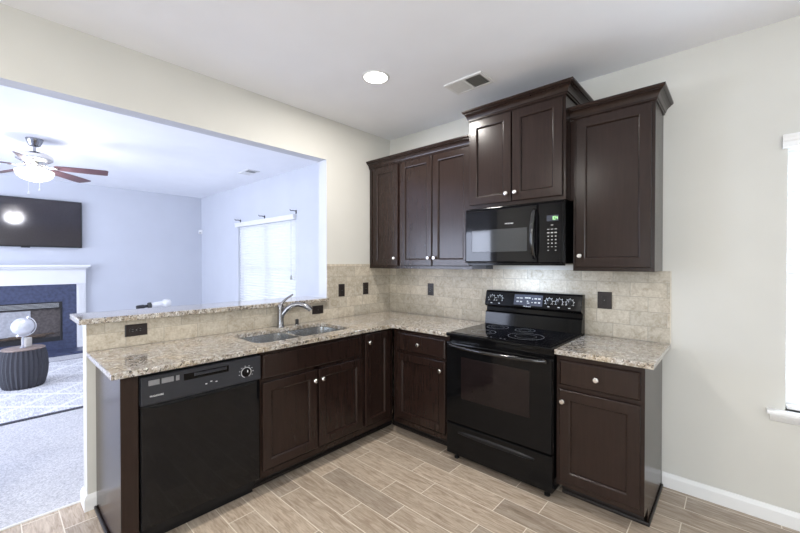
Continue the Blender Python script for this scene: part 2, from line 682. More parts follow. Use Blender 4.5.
for p in o.data.polygons:
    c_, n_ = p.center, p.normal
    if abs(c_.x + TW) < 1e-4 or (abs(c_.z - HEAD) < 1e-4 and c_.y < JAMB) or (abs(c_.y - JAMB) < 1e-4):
        p.material_index = 1  # blue-grey on header underside and jamb stands in for bluish living-room light


def base_prof(n):
    # baseboard section: (out, z)
    return [(0, 0), (0.015, 0), (0.015, 0.066), (0.011, 0.078), (0.006, 0.088), (0, 0.090)]


def baseboard(name, p0, p1, nrm):
    bm = BM()
    nx, ny = nrm
    loft(bm, [[(p[0] + nx * o_, p[1] + ny * o_, z) for o_, z in base_prof(0)] for p in (p0, p1)])
    return struct(name, bm, 'trim')


baseboard('baseboard_back', (2.415, 0), (XR, 0), (0, -1))
baseboard('baseboard_living_back', (XL, 0), (-TW, 0), (0, -1))
baseboard('baseboard_far_left', (XL, -1.66), (XL, 0), (1, 0))
# around the end of the half wall
bm = BM()
prof = base_prof(0)
path = [(0.0, -2.478, 1, 0), (0.0, PONY, 1, -1), (-TW, PONY, -1, -1), (-TW, JAMB, -1, 0)]
loft(bm, [[(x + nx * o_, y + ny * o_, z) for o_, z in prof] for x, y, nx, ny in path])
struct('baseboard_half_wall', bm, 'trim')
baseboard('baseboard_left', (0, YF), (0, OPEN_L), (1, 0))
struct('trim_1', boxes((-0.137, -0.125, YF, 0, 0, 0.008)), 'trim')   # strip between tile and carpet


def window(name, h, y_in, y_out, mull=False):
    x0, x1, z0, z1 = h
    s = 1 if y_out > y_in else -1
    a, b = y_in + s * 0.085, y_in + s * 0.135
    a, b = min(a, b), max(a, b)
    f = 0.045
    L = [(x0, x0 + f, a, b, z0, z1), (x1 - f, x1, a, b, z0, z1), (x0 + f, x1 - f, a, b, z0, z0 + f), (x0 + f, x1 - f, a, b, z1 - f, z1)]
    zm = (z0 + z1) / 2
    L.append((x0 + f, x1 - f, a + .005, b - .005, zm - 0.02, zm + 0.02))
    if mull:
        xm = (x0 + x1) / 2
        L.append((xm - 0.04, xm + 0.04, a, b, z0 + f, z1 - f))
    root = struct(name, boxes(*L), 'trim')
    m = (a + b) / 2
    link('pane', boxes((x0 + f / 2, x1 - f / 2, m - 0.002, m + 0.002, z0 + f / 2, z1 - f / 2)), 'pane', root)
    return root


def sill(x0, x1, ztop, parent):
    bm = BM()
    box(bm, x0 - 0.075, x1 + 0.075, -0.055, 0.085, ztop - 0.022, ztop)
    sl = link('sill', bm, 'trim', parent, bev=0.005)
    bm = BM()
    prof = [(0, ztop - 0.022), (0.036, ztop - 0.022), (0.034, ztop - 0.036), (0.022, ztop - 0.05), (0.014, ztop - 0.062), (0.0, ztop - 0.068)]
    loft(bm, [[(x0 - 0.06 + (0.0 if e == 0 else 0), -p, z) for p, z in prof] for e, x0 in ((0, x0), (1, x1 + 0.12))])
    link('apron', bm, 'trim', parent)


w1 = window('window_1', WK, 0, 0.15)
sill(WK[0], WK[1], WK[2], w1)
w2 = window('window_2', WL, 0, 0.15, True)
sill(WL[0], WL[1], WL[2], w2)
window('window_3', RW, YF, YF - .15, True)
window('door_1', PD, YF, YF - .15, True)


def blinds(h, label, loc, group, cords):
    x0, x1, z0, z1 = h
    root = thing('window_blind', label, 'blind', loc, group)
    # valance with a small crown profile
    prof = [(0.0, z1 - 0.005), (0.045, z1 - 0.005), (0.045, z1 + 0.022), (0.050, z1 + 0.030), (0.050, z1 + 0.040), (0.056, z1 + 0.052), (0.056, z1 + 0.060), (0.0, z1 + 0.060)]
    bm = BM()
    loft(bm, [[(x, -p, z) for p, z in prof] for x in (x0 - 0.022, x1 + 0.022)])
    link('valance', bm, 'trim', root)
    bm = BM()
    n = int((z1 - z0 - 0.06) / 0.044)
    for i in range(n):
        z = z1 - 0.03 - i * 0.044
        c, s = math.cos(R(58)), math.sin(R(58))
        rr = []
        for x in (x0 + 0.006, x1 - 0.006):
            rr.append([(x, 0.040 + c * t - s * q, z + s * t * -1 + 0 - c * q) for t, q in ((-0.025, 0), (-0.012, 0.0022), (0.012, 0.0022), (0.025, 0), (0.012, 0.0046), (-0.012, 0.0046))])
        loft(bm, rr)
    link('slats', bm, 'slat', root)
    link('bottom_rail', boxes((x0 + 0.006, x1 - 0.006, 0.018, 0.062, z0 + 0.004, z0 + 0.022)), 'trim', root, bev=0.003)
    for x in cords:
        bm = BM()
        tube(bm, [(x, 0.012, z1 - 0.02), (x, 0.012, z0 + 0.02)], 0.0016, 5)
        link('ladder_cord', bm, 'white', root)
    return root


blinds(WK, 'white horizontal blind in the window at the right edge of the photo', (WK[0], 0, WK[2]), None, (WK[0] + .15, WK[1] - .15))
b2 = blinds(WL, 'wide bright white blind in the living room window behind the sink', (WL[0], 0, WL[2]), None, (WL[0] + .2, -2.73, WL[1] - .2))
bm = BM()
tube(bm, [(-1.93, -0.012, 2.02), (-1.93, -0.012, 1.25)], 0.0025, 6)
lathe(bm, [(0.004, 0.0), (0.012, -0.02), (0.018, -0.07), (0.0, -0.075)], (-1.93, -0.012, 1.26), (0, 0, 1), 10)
link('pull_cord', bm, 'ventgrey', b2)

# ------------------------------------------------------------------ backsplash tile
bs = thing('backsplash', 'beige stone tile backsplash along the wall behind the range', 'backsplash', (0, 0, 0.914))
link('tile_field', boxes((0.0005, 2.452, -0.009, -0.0002, 0.914, 1.372)), 'splash_x', bs)
link('edge_trim', boxes((2.4521, 2.457, -0.010, -0.0002, 0.914, 1.372)), plain('pale_tile_edge', (0.66, 0.61, 0.52), 0.5), bs)
bs = thing('backsplash', 'beige stone tile backsplash behind the sink and up to the wall switches', 'backsplash', (0, 0, 0.914))
link('tile_field', boxes((0.0002, 0.009, JAMB, -0.0095, 0.914, 1.414), (0, 0.009, PONY, JAMB, 0.914, 1.072)), 'splash_y', bs)

# ------------------------------------------------------------------ countertops
CT0, CT1 = 0.884, 0.914
SX0, SX1, SY0, SY1 = 0.125, 0.530, -1.754, -0.982
bm = BM()
outer = [(0.010, PONY), (0.648, PONY)]
rr = 0.03
for k in range(7):
    a = R(180 - 90 * k / 6)
    outer.append((0.648 + rr + rr * math.cos(a), -0.648 - rr + rr * math.sin(a)))
outer += [(1.198, -0.648), (1.198, -0.010), (0.010, -0.010)]
hole = [(p[0], p[1]) for p in rrect(SX0, SX1, SY0, SY1, 0.07, 0)]
slab(bm, outer, [hole], CT0, CT1)
o = link('countertop', bm, 'granite', bev=0.004, loc=(0.3, -1.3, CT0))
tag(o, 'L-shaped speckled beige granite countertop with the sink cut into it', 'countertop')
o = link('countertop', boxes((1.963, 2.456, -0.648, -0.010, CT0, CT1)), 'granite', bev=0.004, loc=(2.2, -0.3, CT0))
tag(o, 'short speckled granite countertop on the right of the black range', 'countertop')
o = link('bar_top', boxes((-0.312, 0.040, -2.556, JAMB - 0.002, 1.074, 1.107)), 'granite', bev=0.004, loc=(-0.1, -1.7, 1.074))
tag(o, 'raised granite bar top on the half wall behind the sink', 'bar top')

# ------------------------------------------------------------------ base cabinets
FY, FX = -0.61, 0.61


def carcass_A(u0, u1, root, extra_side=None):
    t = 0.016
    L = [(u0, u0 + t, FY + 0.02, -0.012, 0.10, 0.883), (u1 - t, u1, FY + 0.02, -0.012, 0.10, 0.883),
         (u0 + t, u1 - t, FY + 0.02, -0.012, 0.10, 0.116), (u0 + t, u1 - t, -0.03, -0.012, 0.116, 0.883)]
    link('carcass', boxes(*L), 'cab', root)


def face_frame(F, u0, u1, z0, z1, rails, stiles, root, st=0.035):
    bm = BM()
    fbox(bm, F, u0, u0 + st, z0, z1, -0.02, 0)
    fbox(bm, F, u1 - st, u1, z0, z1, -0.02, 0)
    fbox(bm, F, u0 + st, u1 - st, z0, z0 + st, -0.02, 0)
    fbox(bm, F, u0 + st, u1 - st, z1 - st, z1, -0.02, 0)
    for z in rails:
        fbox(bm, F, u0 + st, u1 - st, z - 0.02, z + 0.02, -0.02, 0)
    for s in stiles:
        fbox(bm, F, s - 0.02, s + 0.02, z0 + st, z1 - st, -0.02, 0)
    link('face_frame', bm, 'cab', root)


A = FA(FY)
B = FB(FX)
# right of the range
r_ = thing('base_cabinet', 'dark base cabinet with one drawer under the short right-hand counter', 'cabinet', (2.19, -0.3, 0))
carcass_A(1.966, 2.41, r_)
face_frame(A, 1.966, 2.41, 0.10, 0.883, [0.685], [], r_)
d = link('drawer_front', slab_front(A, 1.986, 2.396, 0.705, 0.853), 'cab', r_)
knob(A, 2.188, 0.775, d)
d = link('door', panel_door(A, 1.986, 2.396, 0.135, 0.680), 'cab', r_)
knob(A, 2.008, 0.612, d)
link('toe_kick', boxes((1.966, 2.41, -0.505, -0.487, 0.0, 0.10)), 'kick', r_)
link('end_panel', boxes((2.4095, 2.4135, FY, -0.012, 0.10, 0.883), (2.395, 2.4135, -0.505, -0.012, 0, 0.10)), 'cab', r_)
link('shoe_molding', boxes((1.966, 2.424, -0.516, -0.5055, 0, 0.02), (2.414, 2.424, -0.5055, -0.02, 0, 0.02)), 'kick', r_, bev=0.005)
# left of the range
r_ = thing('base_cabinet', 'dark base cabinet with one drawer between the inner corner and the range', 'cabinet', (0.92, -0.3, 0))
carcass_A(0.64, 1.196, r_)
face_frame(A, 0.632, 1.196, 0.10, 0.883, [0.695], [], r_)
d = link('drawer_front', slab_front(A, 0.675, 1.165, 0.708, 0.853), 'cab', r_)
knob(A, 0.912, 0.781, d)
d = link('door', panel_door(A, 0.675, 1.165, 0.150, 0.688), 'cab', r_)
knob(A, 1.125, 0.618, d)
link('toe_kick', boxes((0.52, 1.196, -0.505, -0.487, 0.0, 0.10)), 'kick', r_)
link('shoe_molding', boxes((0.519, 1.196, -0.516, -0.5055, 0, 0.02)), 'kick', r_, bev=0.005)


def carcass_B(u0, u1, root):
    t = 0.016
    L = [(0.012, FX - 0.02, u0, u0 + t, 0.10, 0.883), (0.012, FX - 0.02, u1 - t, u1, 0.10, 0.883),
         (0.012, FX - 0.02, u0 + t, u1 - t, 0.10, 0.116), (0.012, 0.03, u0 + t, u1 - t, 0.116, 0.883)]
    link('carcass', boxes(*L), 'cab', root)


# corner unit with the narrow door
r_ = thing('base_cabinet', 'narrow one-door dark cabinet in the inner corner beside the sink cabinet', 'cabinet', (0.3, -0.79, 0))
carcass_B(-0.945, -0.62, r_)
face_frame(B, -0.945, -0.6105, 0.10, 0.883, [], [], r_)
d = link('door', panel_door(B, -0.932, -0.662, 0.150, 0.866, st=0.05), 'cab', r_)
knob(B, -0.898, 0.803, d)
link('toe_kick', boxes((0.487, 0.505, -0.945, -0.5055, 0, 0.10)), 'kick', r_)
# sink cabinet
r_ = thing('sink_cabinet', 'wide two-door dark sink base cabinet right of the dishwasher', 'cabinet', (0.3, -1.37, 0))
carcass_B(-1.788, -0.948, r_)
face_frame(B, -1.788, -0.948, 0.10, 0.883, [0.702], [-1.372], r_)
link('false_front', slab_front(B, -1.777, -0.962, 0.712, 0.862), 'cab', r_)
d = link('door', panel_door(B, -1.777, -1.380, 0.150, 0.692), 'cab', r_)
knob(B, -1.405, 0.622, d)
d = link('door', panel_door(B, -1.366, -0.962, 0.150, 0.692), 'cab', r_)
knob(B, -1.340, 0.622, d)
link('toe_kick', boxes((0.487, 0.505, -1.788, -0.948, 0, 0.10)), 'kick', r_)
link('shoe_molding', boxes((0.5055, 0.516, -1.788, -0.5165, 0, 0.02)), 'kick', r_, bev=0.005)
# end panel of the peninsula
r_ = thing('end_panel', 'dark cabinet end panel at the left end of the peninsula beside the dishwasher', 'cabinet panel', (0.3, -2.44, 0))
link('side_panel', boxes((0.012, 0.592, -2.480, -2.462, 0.0, 0.883)), 'cab', r_)
link('stile', boxes((0.592, 0.612, -2.480, -2.408, 0.0, 0.883)), 'cab', r_, bev=0.0015)
link('shoe_molding', boxes((0.0165, 0.612, -2.494, -2.4805, 0, 0.02)), 'kick', r_, bev=0.005)

# ------------------------------------------------------------------ dishwasher
DW = thing('dishwasher', 'black built-in dishwasher in the peninsula left of the sink cabinet', 'dishwasher', (0.3, -2.10, 0))
D0, D1 = -2.402, -1.796
link('tub', boxes((0.03, 0.588, D0 + 0.012, D1 - 0.012, 0.06, 0.872)), 'blackmat', DW)
C = FB(0.590)
bm = BM()
i_ = lambda d_, w_: ring(C, D0 + d_, D1 - d_, 0.115 + d_, 0.722 - d_ * 0.3, w_)
loft(bm, [i_(0, 0), i_(0, 0.030), i_(0.004, 0.036), i_(0.02, 0.0385), i_(0.06, 0.040)])
link('door_panel', bm, 'dwblack', DW)
bm = BM()
sec = [(0.0, 0.724), (0.040, 0.724), (0.048, 0.730), (0.046, 0.862), (0.040, 0.868), (0.0, 0.868)]
loft(bm, [[C(u, z, w_) for w_, z in sec] for u in (D0, D1)])
cp = link('control_panel', bm, 'console', DW, bev=0.0015)
bm = BM()
fbox(bm, C, -2.215, -1.985, 0.812, 0.846, 0.0462, 0.0475)
ph = link('handle_pocket', bm, 'black', cp)
bm = BM()
loft(bm, [ring(C, -2.165, -1.995, 0.826, 0.842, 0.0475), ring(C, -2.16, -2.0, 0.829, 0.840, 0.052)])
link('grip', bm, 'console', ph)
for u0, u1 in ((-2.372, -2.325), (-2.316, -2.262), (-2.252, -2.236)):
    bm = BM()
    fbox(bm, C, u0, u1, 0.822, 0.848, 0.0465, 0.0500)
    link('button', bm, 'graybtn', cp, bev=0.001)
bm = BM()
lathe(bm, [(0.024, 0), (0.024, 0.004), (0.018, 0.006), (0.016, 0.018), (0.0, 0.019)], C(-1.884, 0.784, 0.0465), (1, 0, 0), 24)
dl = link('dial', bm, 'black', cp, smooth=True)
bm = BM()
ringdisc(bm, C, -1.884, 0.784, 0.0475, 0.0275, 0.0305, 32, -60, 250)
for a in range(-30, 226, 32):
    c, s = math.cos(R(a)), math.sin(R(a))
    fbox(bm, C, -1.884 + 0.041 * c - .004, -1.884 + 0.041 * c + .004, 0.784 + 0.037 * s - .0012, 0.784 + 0.037 * s + .0012, 0.0472, 0.0480)
fbox(bm, C, -1.8865, -1.8815, 0.788, 0.801, 0.0650, 0.0662)
link('dial_markings', bm, 'mark', dl)
bm = BM()
for u, z in ((-2.105, 0.770), (-2.052, 0.771), (-2.079, 0.778)):
    fbox(bm, C, u - .005, u + .005, z - .0025, z + .0025, 0.0468, 0.0478)
link('indicator_marks', bm, 'mark', cp)
link('badge', text_bm('FRIGIDAIRE', C, -2.337, 0.768, 0.0475, 0.0118), 'mark', cp)
bm = boxes((0.520, 0.535, D0 + 0.003, D1 - 0.003, 0.0, 0.110))
link('toe_panel', bm, 'blackmat', DW)

# ------------------------------------------------------------------ sink, faucet
SK = thing('kitchen_sink', 'double-bowl stainless steel sink set under the granite peninsula', 'sink', (0.33, -1.35, 0.69))
YD0, YD1 = -1.372, -1.338
bm = BM()
h1 = [(p[0], p[1]) for p in rrect(SX0 - 0.004, SX1 + 0.004, SY0 - 0.004, YD0, 0.06, 0)]
h2 = [(p[0], p[1]) for p in rrect(SX0 - 0.004, SX1 + 0.004, YD1, SY1 + 0.004, 0.06, 0)]
slab(bm, [(SX0 - 0.03, SY0 - 0.013), (SX1 + 0.03, SY0 - 0.013), (SX1 + 0.03, SY1 + 0.013), (SX0 - 0.03, SY1 + 0.013)], [h1, h2], 0.879, 0.8825)
link('rim', bm, 'steel', SK)
for y0, y1, zb in ((SY0 - 0.004, YD0, 0.700), (YD1, SY1 + 0.004, 0.700)):
    bm = BM()
    x0, x1 = SX0 - 0.004, SX1 + 0.004
    e = lambda d_, z, r: rrect(x0 + d_, x1 - d_, y0 + d_, y1 - d_, r, z)
    loft(bm, [e(0, 0.881, 0.06), e(0.006, 0.80, 0.058), e(0.012, zb + 0.03, 0.055), e(0.022, zb + 0.008, 0.05), e(0.04, zb, 0.045),
              e(0.04, zb - 0.002, 0.045), e(0.021, zb + 0.006, 0.052), e(0.010, zb + 0.03, 0.057), e(0.004, 0.80, 0.06), e(-0.002, 0.8785, 0.062)], False, False)
    # floor of the bowl
    bf = BM()
    bowl = link('bowl', bm, 'steel', SK, smooth=True)
    bf.free()
    bm = boxes((x0 + 0.035, x1 - 0.035, y0 + 0.035, y1 - 0.035, zb - 0.0021, zb - 0.0001))
    link('bowl_floor', bm, 'steel', bowl)
    bm = BM()
    lathe(bm, [(0.045, 0), (0.045, 0.002), (0.036, 0.003), (0.028, 0.0005), (0.0, 0.0005)], ((x0 + x1) / 2, (y0 + y1) / 2, zb), (0, 0, 1), 20)
    link('drain', bm, 'chrome', bowl, smooth=True)

FU = thing('faucet', 'brushed chrome single-lever kitchen faucet with arched spout behind the sink', 'faucet', (0.072, -1.335, 0.914))
fx, fy, fz = 0.072, -1.335, 0.9145
bm = BM()
lathe(bm, [(0.030, 0), (0.030, 0.006), (0.027, 0.012), (0.024, 0.05), (0.0235, 0.135), (0.025, 0.15), (0.024, 0.168), (0.016, 0.180), (0, 0.182)], (fx, fy, fz), (0, 0, 1), 24)
link('body', bm, 'chrome', FU, smooth=True)
sd = Vector((0.62, 0.78, 0)).normalized()
pts = []
for d_, z in ((0.0, 0.06), (0.018, 0.105), (0.05, 0.145), (0.09, 0.170), (0.135, 0.178), (0.18, 0.168), (0.215, 0.150), (0.235, 0.130)):
    pts.append((fx + sd.x * d_, fy + sd.y * d_, fz + z))
bm = BM()
tube(bm, pts, [0.020, 0.0195, 0.0185, 0.018, 0.018, 0.0195, 0.021, 0.020], 14)
link('spout', bm, 'chrome', FU, smooth=True)
bm = BM()
tube(bm, [(fx, fy, fz + 0.172), (fx + 0.010, fy + 0.022, fz + 0.205), (fx + 0.022, fy + 0.052, fz + 0.232), (fx + 0.03, fy + 0.072, fz + 0.243), (fx + 0.038, fy + 0.088, fz + 0.258)],
     [0.013, 0.010, 0.0085, 0.008, 0.006], 10)
link('lever', bm, 'chrome', FU, smooth=True)
SP = thing('air_gap', 'small dark round cap on the counter beside the faucet', 'sink cap', (0.070, -1.185, 0.914))
bm = BM()
lathe(bm, [(0.019, 0), (0.019, 0.004), (0.014, 0.006), (0.014, 0.040), (0.012, 0.046), (0.0, 0.047)], (0.070, -1.185, 0.9145), (0, 0, 1), 18)
link('cap', bm, 'iron', SP, smooth=True)
bm = BM()
lathe(bm, [(0.021, 0), (0.021, 0.003), (0.0, 0.003)], (0.070, -1.185, 0.9142), (0, 0, 1), 18)
link('base_ring', bm, 'nickel', SP)

# ------------------------------------------------------------------ upper cabinets


def crown(root, path, z0, h=0.072, p=0.062, k=0.84):
    prof = [(0.0, z0), (0.008, z0), (0.011, z0 + 0.004), (0.011, z0 + 0.012), (0.016, z0 + 0.013), (0.018, z0 + 0.020), (0.024, z0 + 0.032), (0.034, z0 + 0.042), (0.046, z0 + 0.048), (0.046, z0 + 0.053), (0.053, z0 + 0.054), (0.058, z0 + 0.058), (p, z0 + 0.063), (p, z0 + h), (0.0, z0 + h)]
    bm = BM()
    loft(bm, [[(x + nx * o_ * k, y + ny * o_ * k, z) for o_, z in prof] for x, y, nx, ny in path])
    link('crown_molding', bm, 'cab', root)


def upper(root, u0, u1, z0, z1, yf, doors, rightside=False):
    t = 0.016
    L = [(u0, u0 + t, yf + 0.02, -0.001, z0, z1), (u1 - t, u1, yf + 0.02, -0.001, z0, z1), (u0 + t, u1 - t, yf + 0.02, -0.001, z1 - t, z1),
         (u0 + t, u1 - t, yf + 0.02, -0.001, z0 + 0.012, z0 + 0.012 + t), (u0 + t, u1 - t, -0.012, -0.001, z0 + 0.03, z1 - t)]
    link('carcass', boxes(*L), 'cab', root)
    F = FA(yf)
    face_frame(F, u0, u1, z0, z1, [], [], root)
    for a, b, kz, ku in doors:
        d_ = link('door', panel_door(F, a, b, z0 + 0.025, z1 - 0.022), 'cab', root)
        knob(F, ku, kz, d_)
    return F


UY = -0.305
r_ = thing('upper_cabinet', 'narrow one-door dark wall cabinet in the corner, leftmost of the wall cabinets', 'cabinet', (0.21, -0.15, 1.372))
upper(r_, 0.010, 0.420, 1.372, 2.378, UY, [(0.075, 0.408, 1.470, 0.372)])
crown(r_, [(0.010, UY, 0, -1), (0.421, UY, 0, -1)], 2.362)
r_ = thing('upper_cabinet', 'two-door dark wall cabinet between the corner cabinet and the microwave', 'cabinet', (0.81, -0.15, 1.372))
upper(r_, 0.422, 1.200, 1.372, 2.378, UY, [(0.436, 0.806, 1.468, 0.776), (0.814, 1.184, 1.468, 0.842)])
crown(r_, [(0.4215, UY, 0, -1), (1.2235, UY, 0, -1)], 2.362)
TY = -0.395
r_ = thing('upper_cabinet', 'raised two-door dark wall cabinet directly above the microwave', 'cabinet', (1.58, -0.2, 1.836))
upper(r_, 1.224, 1.942, 1.836, 2.520, TY, [(1.240, 1.575, 1.918, 1.545), (1.583, 1.926, 1.918, 1.611)])
link('filler_strip', boxes((1.2005, 1.2235, -0.305, -0.285, 1.836, 2.36)), 'cab', r_)
link('filler_strip', boxes((1.9425, 1.9615, -0.300, -0.280, 1.836, 2.36)), 'cab', r_)
crown(r_, [(1.224, 0 - .001, -.5, 0), (1.224, TY, -.5, -1), (1.942, TY, 1, -1), (1.942, -0.001, 1, 0)], 2.508, k=0.97)
r_ = thing('upper_cabinet', 'tall one-door dark wall cabinet at the right end of the row', 'cabinet', (2.19, -0.15, 1.372))
F = upper(r_, 1.962, 2.410, 1.372, 2.378, UY, [(1.980, 2.394, 1.470, 2.010)])
crown(r_, [(1.944, UY, 0, -1), (2.410, UY, 1, -1), (2.410, -0.001, 1, 0)], 2.362)

# ------------------------------------------------------------------ microwave
MW = thing('microwave', 'black over-the-range microwave mounted under the raised wall cabinet', 'microwave', (1.58, -0.2, 1.42))
m0, m1, mz0, mz1 = 1.203, 1.938, 1.420, 1.832
link('body', boxes((m0, m1, -0.385, -0.010, mz0, mz1)), 'black', MW, bev=0.002)
F = FA(-0.3855)
bm = BM()
i_ = lambda d_, w_: ring(F, m0 + 0.002 + d_, 1.770 - d_, mz0 + 0.006 + d_, 1.820 - d_, w_)
loft(bm, [i_(0, 0), i_(0, 0.030), i_(0.006, 0.037), i_(0.012, 0.038)])
md = link('door', bm, 'glassblack', MW)
bm = BM()
i_ = lambda d_, w_: ring(F, 1.268 + d_, 1.700 - d_, 1.505 + d_, 1.668 - d_, w_)
loft(bm, [i_(0, 0.0385), i_(0, 0.0395), i_(0.003, 0.0400)])
link('window', bm, 'micglass', md)
link('badge', text_bm('FRIGIDAIRE', F, 1.568, 1.703, 0.0390, 0.0125), 'mark', md)
bm = BM()
pts = [(1.752, -0.4238, 1.462), (1.752, -0.440, 1.472), (1.752, -0.456, 1.50), (1.750, -0.466, 1.56), (1.749, -0.468, 1.62), (1.750, -0.466, 1.68), (1.752, -0.456, 1.74), (1.752, -0.440, 1.768), (1.752, -0.4238, 1.778)]
tube(bm, pts, 0.016, 14)
link('handle', bm, 'gloss', MW, smooth=True)
bm = BM()
i_ = lambda d_, w_: ring(F, 1.774 + d_, m1 - 0.002 - d_, mz0 + 0.006 + d_, 1.820 - d_, w_)
loft(bm, [i_(0, 0), i_(0, 0.032), i_(0.003, 0.036)])
cp = link('control_panel', bm, 'glassblack', MW)
bm = BM()
fbox(bm, F, 1.832, 1.908, 1.698, 1.736, 0.0362, 0.0372)
ds = link('display', bm, 'dispdark', cp)
bm = BM()
segs = {'a': (0, .011, .008, .0015), 'g': (0, 0, .008, .0015), 'd': (0, -.011, .008, .0015), 'f': (-.0045, .0055, .0015, .010), 'b': (.0045, .0055, .0015, .010), 'e': (-.0045, -.0055, .0015, .010), 'c': (.0045, -.0055, .0015, .010)}
for u, on in ((1.868, 'bc'), (1.882, 'abcdef'), (1.896, 'fgbc')):
    for s_ in on:
        cu_, cz_, wu, wz = segs[s_]
        fbox(bm, F, u + cu_ - wu / 2, u + cu_ + wu / 2, 1.717 + cz_ - wz / 2, 1.717 + cz_ + wz / 2, 0.0372, 0.0378)
link('clock_digits', bm, 'green', ds)
for rI, z in enumerate((1.672, 1.645, 1.622, 1.599, 1.576, 1.553, 1.530, 1.507)):
    for cI, u in enumerate((1.842, 1.866, 1.890)):
        if rI == 0 and cI != 1:
            continue
        if rI == 7 and cI == 1:
            continue
        w2_ = 0.0045 if rI > 2 else 0.0075
        h2_ = 0.0035 if 1 < rI < 6 else 0.0022
        bm = BM()
        fbox(bm, F, u - w2_, u + w2_, z - h2_, z + h2_, 0.0362, 0.0368)
        link('key_mark', bm, 'ventgrey', cp)
bm = BM()
fbox(bm, F, m0 + 0.002, m1 - 0.002, 1.8225, mz1 - 0.001, 0, 0.020)
vg = link('vent_grille', bm, 'black', MW, bev=0.002)
link('underside_lip', boxes((m0 + .003, m1 - .003, -0.384, -0.372, 1.407, 1.4195)), 'black', MW)
link('underside_filter', boxes((1.36, 1.90, -0.33, -0.08, 1.414, 1.4195)), 'iron', MW)
lt = link('task_lamp', boxes((1.44, 1.76, -0.235, -0.175, 1.4125, 1.4138)), emit('lit_cool_lens', (0.85, 0.92, 1.0), 6.0), MW)
link('dark_box', boxes((1.205, 1.325, -0.31, -0.20, 1.376, 1.4135)), 'iron', MW)  # small dark box below the left end of the microwave
area('cooktop_task_light', (1.60, -0.205, 1.4115), (0, 0, 0), 0.30, 0.05, HOODW, (0.50, 0.68, 1.0))

# ------------------------------------------------------------------ range
RG = thing('range', 'black freestanding electric range with smooth glass cooktop between the base cabinets', 'range', (1.58, -0.33, 0))
r0, r1 = 1.202, 1.958
link('body', boxes((r0 + 0.004, r1 - 0.004, -0.625, -0.030, 0.045, 0.898)), 'black', RG)
for x in (r0 + 0.05, r1 - 0.05):
    for y in (-0.60, -0.08):
        bm = BM()
        lathe(bm, [(0.018, 0), (0.018, 0.012), (0.010, 0.014), (0.010, 0.046)], (x, y, 0.0), (0, 0, 1), 12)
        link('foot', bm, 'blackmat', RG)
F = FA(-0.6255)
bm = BM()
i_ = lambda d_, w_: ring(F, r0 + d_, r1 - d_, 0.052 + d_, 0.276 - d_, w_)
loft(bm, [i_(0, 0), i_(0, 0.030), i_(0.004, 0.036), i_(0.008, 0.037)])
dr = link('storage_drawer', bm, 'black', RG)
bm = BM()
N = 16
up_, lo_ = [], []
rings = []
for k in range(N + 1):
    t_ = k / N
    u = 1.300 + 0.55 * t_
    bow = math.sin(PI * t_) ** 0.6
    zc = 0.222
    w_ = 0.0372 + 0.014 * bow
    hh = 0.007 + 0.010 * bow
    rings.append([F(u, zc - hh, 0.0372), F(u, zc - hh * .6, w_), F(u, zc + hh * .6, w_), F(u, zc + hh, 0.0372)])
loft(bm, rings)
link('drawer_handle', bm, 'blackmat', dr, smooth=True)
bm = BM()
i_ = lambda d_, w_: ring(F, r0 + d_, r1 - d_, 0.284 + d_, 0.856 - d_, w_)
loft(bm, [i_(0, 0), i_(0, 0.034), i_(0.004, 0.041), i_(0.009, 0.042)])
od = link('oven_door', bm, 'black', RG)
bm = BM()
i_ = lambda d_, w_: ring(F, 1.327 + d_, 1.822 - d_, 0.470 + d_, 0.762 - d_, w_)
loft(bm, [i_(0, 0.0422), i_(0, 0.0432), i_(0.003, 0.0436)])
link('oven_window', bm, 'ovenglass', od)
bm = BM()
pts = []
for k in range(17):
    t_ = k / 16
    u = 1.235 + 0.690 * t_
    pts.append(F(u, 0.838 - 0.004 * math.sin(PI * t_), 0.050 + 0.042 * math.sin(PI * t_) ** 0.5))
tube(bm, pts, 0.0125, 10)
fbox(bm, F, 1.228, 1.252, 0.826, 0.850, 0.0424, 0.062)
fbox(bm, F, 1.908, 1.932, 0.826, 0.850, 0.0424, 0.062)
link('door_handle', bm, 'gloss', od, smooth=True)
# cooktop
bm = boxes((r0, r1, -0.672, -0.070, 0.899, 0.9215))
link('cooktop_frame', bm, 'black', RG, bev=0.006)
ck = link('cooktop_glass', boxes((r0 + 0.022, r1 - 0.022, -0.640, -0.115, 0.9216, 0.9246)), 'glassblack', RG, bev=0.001)
G = lambda u, v, w_: (u, v, 0.9246 + w_)
for (u, v, rad) in ((1.400, -0.480, 0.088), (1.700, -0.440, 0.118), (1.385, -0.235, 0.082), (1.600, -0.225, 0.072)):
    bm = BM()
    ringdisc(bm, G, u, v, 0.0, rad - 0.0025, rad, 48, th=0.0004)
    ringdisc(bm, G, u, v, 0.0, rad * 0.6 - 0.0010, rad * 0.6, 40, th=0.0004)
    link('burner_ring', bm, 'ringmark', ck)
for u in (1.50, 1.53, 1.60, 1.63):
    bm = BM()
    fbox(bm, G, u, u + 0.012, -0.625, -0.617, 0, 0.0004)
    link('hot_surface_mark', bm, 'ringmark', ck)
# back guard
bm = BM()
sec = [(-0.0305, 0.900), (-0.112, 0.900), (-0.096, 1.020), (-0.078, 1.030), (-0.072, 1.062), (-0.100, 1.070), (-0.112, 1.082), (-0.085, 1.186), (-0.075, 1.198), (-0.0305, 1.198)]
loft(bm, [[(x, y, z) for y, z in sec] for x in (r0, r1)])
bg_ = link('back_guard', bm, 'black', RG, bev=0.002)
sl = Vector((0, -0.112 + 0.085, 1.082 - 1.186))      # slope of the panel
sl.normalize()
pn = Vector((0, sl.z, -sl.y))
if pn.y > 0:
    pn = -pn
P0 = Vector((0, -0.0985, 1.134))


def K(u, v, w_):
    p = P0 - sl * v + pn * w_
    return (u, p.y, p.z)


